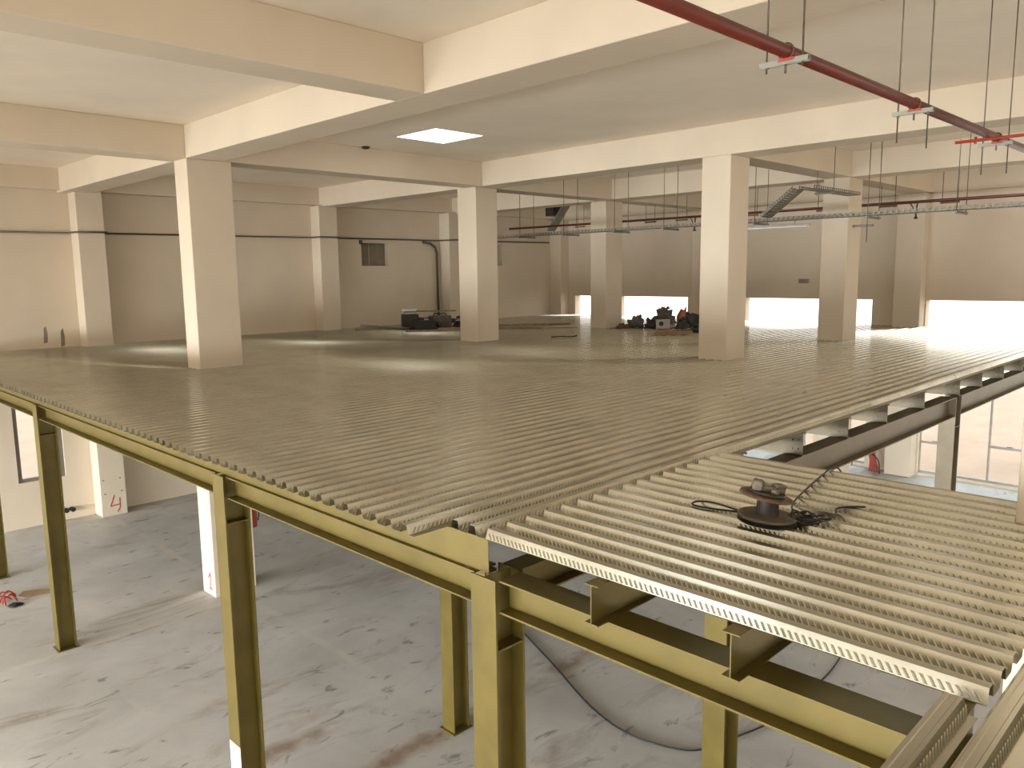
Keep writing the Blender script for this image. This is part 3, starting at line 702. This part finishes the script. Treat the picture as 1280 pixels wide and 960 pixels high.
# ------------------------------------------------------------------ cable spool on the small deck
def rotm(ax, ang): return Matrix.Rotation(ang, 3, ax)
t = thing('cable_spool', 'rusty two flanged cable spool standing on the small deck', 'cable spool', (4.46, 2.23, ZT))
cx, cy = 4.46, 2.235
ax1 = Vector((1, -1, 0)).normalized()
R1 = rotm(Vector((1, 1, 0)).normalized(), math.radians(4)); R2 = rotm(Vector((1, 1, 0)).normalized(), math.radians(11))
MB().lathe([(.02, 0), (.172, 0), (.178, .006), (.178, .012), (.172, .018), (.02, .018)], 40, (cx, cy, ZT + .028), R1).build('lower_flange', 'disc', t)
MB().lathe([(.10, 0), (.172, 0), (.179, .004), (.173, .009), (.178, .013), (.170, .018), (.176, .023), (.168, .028), (.10, .028)], 36, (cx, cy, ZT + .0015), R1).build('wound_cable', 'black', t)
MB().lathe([(.02, 0), (.070, 0), (.066, .06), (.066, .13), (.02, .13)], 28, (cx, cy, ZT + .046), R1).build('hub', 'dark', t)
top = Vector((cx - .005, cy + .005, ZT + .165))
MB().lathe([(.02, 0), (.158, -.006), (.163, .0), (.158, .008), (.12, .012), (.02, .014)], 40, top, R2).build('upper_flange', 'rust', t)
MB().lathe([(.02, .012), (.112, .012), (.115, .022), (.108, .032), (.02, .032)], 32, top, R2).build('upper_ring', 'dark', t)
for (dx, dy, w, d, h, a) in ((-.055, .045, .085, .06, .065, .5), (.06, -.04, .075, .065, .055, -.4), (.0, .0, .06, .10, .035, .9), (-.02, -.06, .055, .045, .03, .2), (.06, .045, .06, .045, .025, 1.2), (-.015, .085, .04, .03, .03, 0)):
    bevel(MB().obox(top + R2 @ Vector((dx, dy, .03 + h / 2)), (w, d, h), R2 @ rotm('Z', a)).build('clamp_lug', 'grime', t), .012, 3)
MB().lathe([(.028, .03), (.034, .034), (.034, .06), (.028, .064)], 14, top + R2 @ Vector((-.06, .04, .03)), R2).build('clamp_bolt', 'rust', t)
q = MB(); q.lathe([(.012, .03), (.018, .03), (.018, .055), (.012, .055)], 10, top, R2); q.build('axle_hole', 'black', t)
def on_deck(pts, r, lift=0): return [(x, y, ZT + r + lift) for x, y in pts]
loop = [(4.50, 2.40), (4.55, 2.55), (4.57, 2.68), (4.535, 2.765), (4.46, 2.77), (4.43, 2.70), (4.455, 2.58), (4.50, 2.45), (4.48, 2.40)]
tag(MB().tube(smooth(on_deck(loop, .0065, .002), 6), .0065, 8).build('cable_loop', 'black', org=(4.5, 2.6, ZT + H0)), 'black cable loop lying on the small deck left of the spool', 'cable')
tail = [(4.62, 2.14, ZT + .06), (4.74, 2.20, ZT + .018), (4.95, 2.29, ZT + .008), (5.4, 2.385, ZT + .008), (5.85, 2.465, ZT + .008), (6.0, 2.485, ZT + .016), (6.07, 2.47, ZT + .010), (6.10, 2.445, ZT - .03)]
tag(MB().tube(smooth(tail, 6), .0065, 8).build('cable_tail', 'black', org=(5.3, 2.3, ZT + H0)), 'black cable tail lying across the ribs from the spool, hooked over the far edge', 'cable')
rnd = random.Random(11); pts = []
for k in range(26):
    a = k * .95; rr = .055 + .03 * rnd.random()
    pts.append((4.60 + 1.35 * rr * math.cos(a) + .0015 * k, 2.085 + rr * math.sin(a) - .003 * k, ZT + .008 + .045 * rnd.random()))
tag(MB().tube(smooth(pts, 4), .006, 6).build('cable_tangle', 'black', org=(4.6, 2.05, ZT + H0)), 'black cable tangle on the small deck right of the spool', 'cable')
pts = on_deck([(4.62, 2.07), (4.74, 1.98), (4.86, 1.97), (5.0, 2.02), (5.10, 1.97), (5.16, 1.90)], .006)  # thin black strand laid on the rib tops
tag(MB().tube(smooth(pts, 5), .006, 6).build('dark_strand', 'black', org=(4.9, 2.0, ZT + H0)), 'thin black strand trailing along the ribs right of the tangle', 'cable')

# ------------------------------------------------------------------ heaps on the main deck
Z0 = ZT
def plank(x, y, L, w, h, ang, z, lab, mat='wood', pitch=0.0):
    R = rotm('Z', ang) @ rotm('Y', pitch)
    o = bevel(MB().obox((x, y, z + h / 2), (L, w, h), R).build('timber_plank', mat, org=(x, y, z + H0)), .004)
    return tag(o, lab, 'plank', 'timber planks by the tool heap')
GA = math.radians(-45)         # across the line of sight
plank(13.85, 16.95, 1.5, .12, .05, GA + .10, Z0, 'timber plank lying in front of the tool heap')
plank(15.5, 16.35, 3.0, .14, .05, GA + .04, Z0, 'long brown timber plank passing behind the column')
plank(17.1, 16.6, 2.9, .14, .05, GA + .12, Z0, 'longest timber plank, its end showing right of the column')
plank(13.3, 18.95, 1.1, .10, .05, GA + .25, Z0, 'timber plank sticking out left of the tool heap')
def machine(x, y, s, a, lab, cat, mat, top, nm):
    t = thing(nm, lab, cat, (x, y, Z0), 'tools in the left heap')
    R = rotm('Z', a)
    bevel(MB().obox((x, y, Z0 + s[2] / 2), s, R).build('body', mat, t), .03)
    MB().tube([Vector((x, y, Z0 + s[2] * .5)) + R @ Vector((s[0] * .5, 0, 0)), Vector((x, y, Z0 + s[2] * .55)) + R @ Vector((s[0] * .5 + .16, 0, 0))], .07, 10).build('motor', 'dark', t)
    MB().tube([Vector((x, y, Z0 + s[2])) + R @ Vector((-s[0] * .35, 0, -.005)), Vector((x, y, Z0 + s[2] + .07)) + R @ Vector((-s[0] * .3, 0, 0)), Vector((x, y, Z0 + s[2] + .07)) + R @ Vector((s[0] * .3, 0, 0)), Vector((x, y, Z0 + s[2])) + R @ Vector((s[0] * .35, 0, -.005))], .018, 6).build('handle', top, t)
machine(14.25, 17.75, (.62, .36, .26), GA, 'black power tool case at the front of the left heap', 'tool case', 'black', 'dark', 'tool_case')
machine(14.15, 18.35, (.5, .34, .42), GA + .2, 'dark welding machine with a pale lid in the left heap', 'welding machine', 'dark', 'palebox', 'welding_machine')
o = bevel(MB().obox((14.15, 18.35, Z0 + .545), (.42, .3, .05), rotm('Z', GA)).build('plastic_lid', 'sign_white', org=(14.15, 18.35, Z0 + .53 + H0)), .01); tag(o, 'white plastic lid lying on top of the left heap', 'lid')
machine(14.95, 17.95, (.6, .4, .36), GA + .5, 'grey brown compressor in the middle of the left heap', 'compressor', 'greybag', 'dark', 'compressor')
machine(15.62, 17.2, (.5, .34, .28), GA - .2, 'dark green pump at the right of the left heap', 'pump', 'conduit', 'dark', 'water_pump')
machine(16.0, 18.0, (.55, .34, .30), GA, 'dark toolbox at the back right of the left heap', 'toolbox', 'dark', 'palebox', 'toolbox')
R = rotm('Z', GA + .06)
o = MB().obox((14.85, 18.15, Z0 + .49), (1.35, .12, .04), R); q = o.build('timber_batten', 'wood', org=(14.85, 18.15, Z0 + .46 + H0)); tag(q, 'brown timber batten laid across the top of the left heap', 'batten')
t = thing('hose_coil', 'black hose coil slumped at the front centre of the left heap', 'hose', (15.08, 17.28, Z0))
q = [(15.08 + (.17 - .003 * k) * math.cos(k * .5), 17.28 + (.17 - .003 * k) * math.sin(k * .5), Z0 + .03 + .0045 * k + .03 * math.sin(k * 1.3) ** 2) for k in range(42)]
MB().tube(q, .026, 7).build('hose', 'black', t)
MB().tube([q[-1], (q[-1][0] + .05, q[-1][1] - .12, q[-1][2] + .02)], .035, 8).build('nozzle', 'palebox', t)
for (x, y, a, tl_, l) in ((13.25, 18.35, GA + .35, .10, 'thin steel pipe poking out left of the left heap'), (15.35, 18.35, GA - .3, -.16, 'thin steel pipe leaning at the back of the left heap')):
    R = rotm('Z', a) @ rotm('Y', tl_); v = R @ Vector((.7, 0, 0)); c0 = Vector((x, y, Z0 + .03 + abs(v.z)))
    tag(MB().tube([c0 - v, c0 + v], .028, 8).build('steel_pipe', 'galv_hang', org=(x, y, Z0 + H0)), l, 'pipe', 'loose pipes at the left heap')
for i, (x, y, r, h) in enumerate(((15.75, 17.35, .05, .36), (16.0, 17.15, .05, .38), (16.25, 17.0, .05, .40))):
    o = thing('paint_can', 'small dark can standing at the back right of the left heap, %s from the left' % names[i], 'can', (x, y, Z0), 'cans in the left heap')
    x += .55; y += .95
    MB().lathe([(r * 1.5, Z0), (r * 1.6, Z0 + .02), (r * 1.6, Z0 + h - .05), (r, Z0 + h)], 14, (x, y, 0)).build('body', 'conduit', o); MB().lathe([(r * .6, Z0 + h), (r * .6, Z0 + h + .04)], 10, (x, y, 0)).build('cap', 'dark', o)
# right heap
def sack(x, y, s, sd, lab, mat='greybag'):
    o = thing('rubbish_sack', lab, 'sack', (x, y, Z0), 'sacks in the right heap')
    MB().blob((x, y, Z0), (s[0] * 1.2, s[1] * 1.2, s[2]), sd, .30, 13, 8).build('bag', mat, o)
    k = .10 * (sd % 3 - 1)
    MB().tube([(x, y, Z0 + s[2] * .9), (x + k * .4, y - k * .6, Z0 + s[2] + .015), (x + k, y - k, Z0 + s[2] + .02 + abs(k) * .3)], [.05, .03, .06], 7).build('knot', mat, o)
sack(17.85, 13.45, (.17, .15, .12), 1, 'small reddish sack at the left end of the right heap', 'rust')
sack(18.47, 13.43, (.22, .20, .27), 2, 'tall grey sack left of the bright gap in the right heap')
sack(18.44, 12.86, (.18, .16, .20), 3, 'dark sack between the bright gap and the pale socket box', 'dark')
sack(20.35, 13.75, (.30, .26, .42), 5, 'grey peaked sack rising behind the pale socket box')
sack(18.66, 12.02, (.17, .15, .22), 4, 'dark sack just right of the pale socket box', 'dark')
sack(17.86, 11.05, (.20, .17, .14), 7, 'low black sack against the nearest deck column', 'black')
sack(19.34, 12.15, (.26, .24, .34), 6, 'dark brown sack right of the orange bag in the right heap', 'dark')
sack(19.95, 11.85, (.26, .24, .38), 8, 'dark sack furthest right in the right heap', 'dark')
o = thing('rubbish_sack', 'orange crumpled bag standing upright in the right heap', 'bag', (20.3, 13.05, Z0), 'sacks in the right heap')
MB().blob((20.3, 13.05, Z0), (.19, .17, .40), 21, .28, 12, 8).build('bag', 'orange', o); MB().prism([(12.95, Z0 + .28), (13.07, Z0 + .28), (12.95, Z0 + .52)], 'X', 20.28, 20.33).build('torn_corner', 'orange', o)
o = thing('socket_box', 'pale grey socket box with a dark round outlet at the front of the right heap', 'socket box', (18.3, 12.4, Z0))
R = rotm('Z', math.radians(45))
bevel(MB().obox((18.3, 12.4, Z0 + .125), (.16, .38, .25), Matrix.Rotation(0.62, 3, 'Z')).build('case', 'palebox', o), .015)
fr = Matrix.Rotation(0.62, 3, 'Z')
p = Vector((18.3, 12.4, Z0 + .14)) + fr @ Vector((-.08, .05, 0)); e = fr @ Vector((-1, 0, 0))
MB().tube([p, p + e * .02], .065, 16).build('outlet', 'dark', o)
for i, (x, y, L, a, l) in enumerate(((17.05, 11.42, .5, GA + .1, 'orange brown timber offcut in front of the socket box'), (17.2, 11.0, .40, GA - .15, 'reddish timber offcut in front of the orange bag'), (16.65, 10.95, .9, GA + .05, 'pale timber offcut, nearest of the right heap'))):
    o = bevel(MB().obox((x, y, Z0 + .045), (L, .12, .09), rotm('Z', a)).build('timber_offcut', ['orange', 'rust', 'wood'][i], org=(x, y, Z0 + H0)), .006); tag(o, l, 'timber', 'offcuts by the right heap')
o = tag(MB().tube(smooth([(14.2, 12.85, Z0 + .012), (14.35, 12.65, Z0 + .03), (14.5, 12.45, Z0 + .02), (14.62, 12.38, Z0 + .05)], 4), .014, 6).build('wire_scrap', 'dark', org=(14.4, 12.6, Z0 + H0)), 'small dark wire scrap lying alone mid deck', 'scrap')
rnd = random.Random(5)
scr = [(9.6, 4.4), (10.8, 4.1), (7.9, 3.9), (12.0, 5.2), (8.8, 5.0)]
for i, (x, y) in enumerate(scr):
    yy = 3.53 + PITCH * round((y - 3.53) / PITCH)
    o = tag(MB().obox((x, yy, ZT + .012), (.05, .03, .024), rotm('Z', rnd.random() * 3)).build('metal_offcut', 'palebox', org=(x, yy, ZT + H0)), 'tiny metal offcut, painted glint, near the right deck edge, %s by distance from the corner' % names[sorted(range(5), key=lambda k: scr[k][0]).index(i)], 'offcut', 'metal offcuts on the main deck'); bevel(o, .003)  # pale colour stands in for the glint on the offcuts

# ------------------------------------------------------------------ light
w = bpy.data.worlds.new('World'); SC.world = w; w.use_nodes = True
nt = w.node_tree; bg = nt.nodes['Background']
tc = N(nt, 'ShaderNodeTexCoord'); sx = N(nt, 'ShaderNodeSeparateXYZ'); nt.links.new(tc.outputs['Generated'], sx.inputs[0])
col = ramp(nt, sx.outputs['Z'], [(0.0, (1.0, 0.95, 0.87)), (0.5, (0.80, 0.90, 1.0))])
nt.links.new(col, bg.inputs['Color']); bg.inputs['Strength'].default_value = 8.0
def area(name, loc, rot, sx_, sy_, power, col=(1, 1, 1)):
    l = bpy.data.lights.new(name, 'AREA'); l.shape = 'RECTANGLE'; l.size = sx_; l.size_y = sy_; l.energy = power; l.color = col
    o = bpy.data.objects.new(name, l); C.objects.link(o); o.location = (loc[0], loc[1], loc[2] + H0); o.rotation_euler = rot; return o
for i, (a, b, z0, z1) in enumerate(BACKW):      # daylight through the windows behind the camera
    up = z0 > -2
    l_ = area('daylight_back', (X0 + (.9 if up and a != 9.8 else -.02), (a + b) / 2, (z0 + z1) / 2), (0, math.radians(-90 - ((0 if a == 9.8 else 52) if up else -30)), 0), z1 - z0, b - a, (b - a) * (z1 - z0) * ((34 if a == 9.8 else (12 if a > 12 else (4 if a > 0 else 6))) if up else (225 if a > 0 else 140)), (.72, .86, 1) if a == 9.8 else ((1, .93, .82) if up else (.93, .97, 1)))
    if not up: l_.data.spread = math.radians(110)
for i, (a, b, z0, z1) in enumerate(RIGHTW):
    area('daylight_right', ((a + b) / 2, Y0 - .02, (z0 + z1) / 2), (math.radians(90), 0, 0), b - a, z1 - z0, (b - a) * (z1 - z0) * (2.5 if z0 > -2 else 14), (.95, .97, 1))
for a, b in FARW[:4]:                            # sky portals at the far openings
    o = area('daylight_portal', (X1 + .32, (a + b) / 2, (ZW0 + ZW1) / 2), (0, math.radians(90), 0), ZW1 - ZW0, b - a, 1); o.data.cycles.is_portal = True

# ------------------------------------------------------------------ camera
f = 982.12; yaw, pitch, roll = (math.radians(v) for v in (45.0428, 7.9767, 0.7346))
cyw, syw, cp, sp = math.cos(yaw), math.sin(yaw), math.cos(pitch), math.sin(pitch)
F = Vector((cp * cyw, cp * syw, -sp)); r = Vector((syw, -cyw, 0)); d = F.cross(r)
cr, sr = math.cos(roll), math.sin(roll)
r2 = r * cr + d * sr; d2 = d * cr - r * sr
cam = bpy.data.cameras.new('camera'); co = bpy.data.objects.new('camera', cam); C.objects.link(co)
cam.sensor_width = 36; cam.sensor_fit = 'HORIZONTAL'; cam.lens = f / 1280 * 36; cam.clip_start = .05; cam.clip_end = 600
mat = Matrix((r2, -d2, -F)).transposed().to_4x4(); mat.translation = (0, 0, H0); co.matrix_world = mat
SC.camera = co
for o in list(bpy.data.objects):
    if '_o' in o: del o['_o']
SC.view_settings.view_transform = 'Standard'; SC.view_settings.look = 'None'
SC.view_settings.exposure = -1.09; SC.view_settings.gamma = 1.0; SC.view_settings.use_curve_mapping = False
SC.cycles.use_denoising = True
SC.cycles.max_bounces = 10; SC.cycles.diffuse_bounces = 6; SC.cycles.glossy_bounces = 4
SC.cycles.sample_clamp_indirect = 6.0
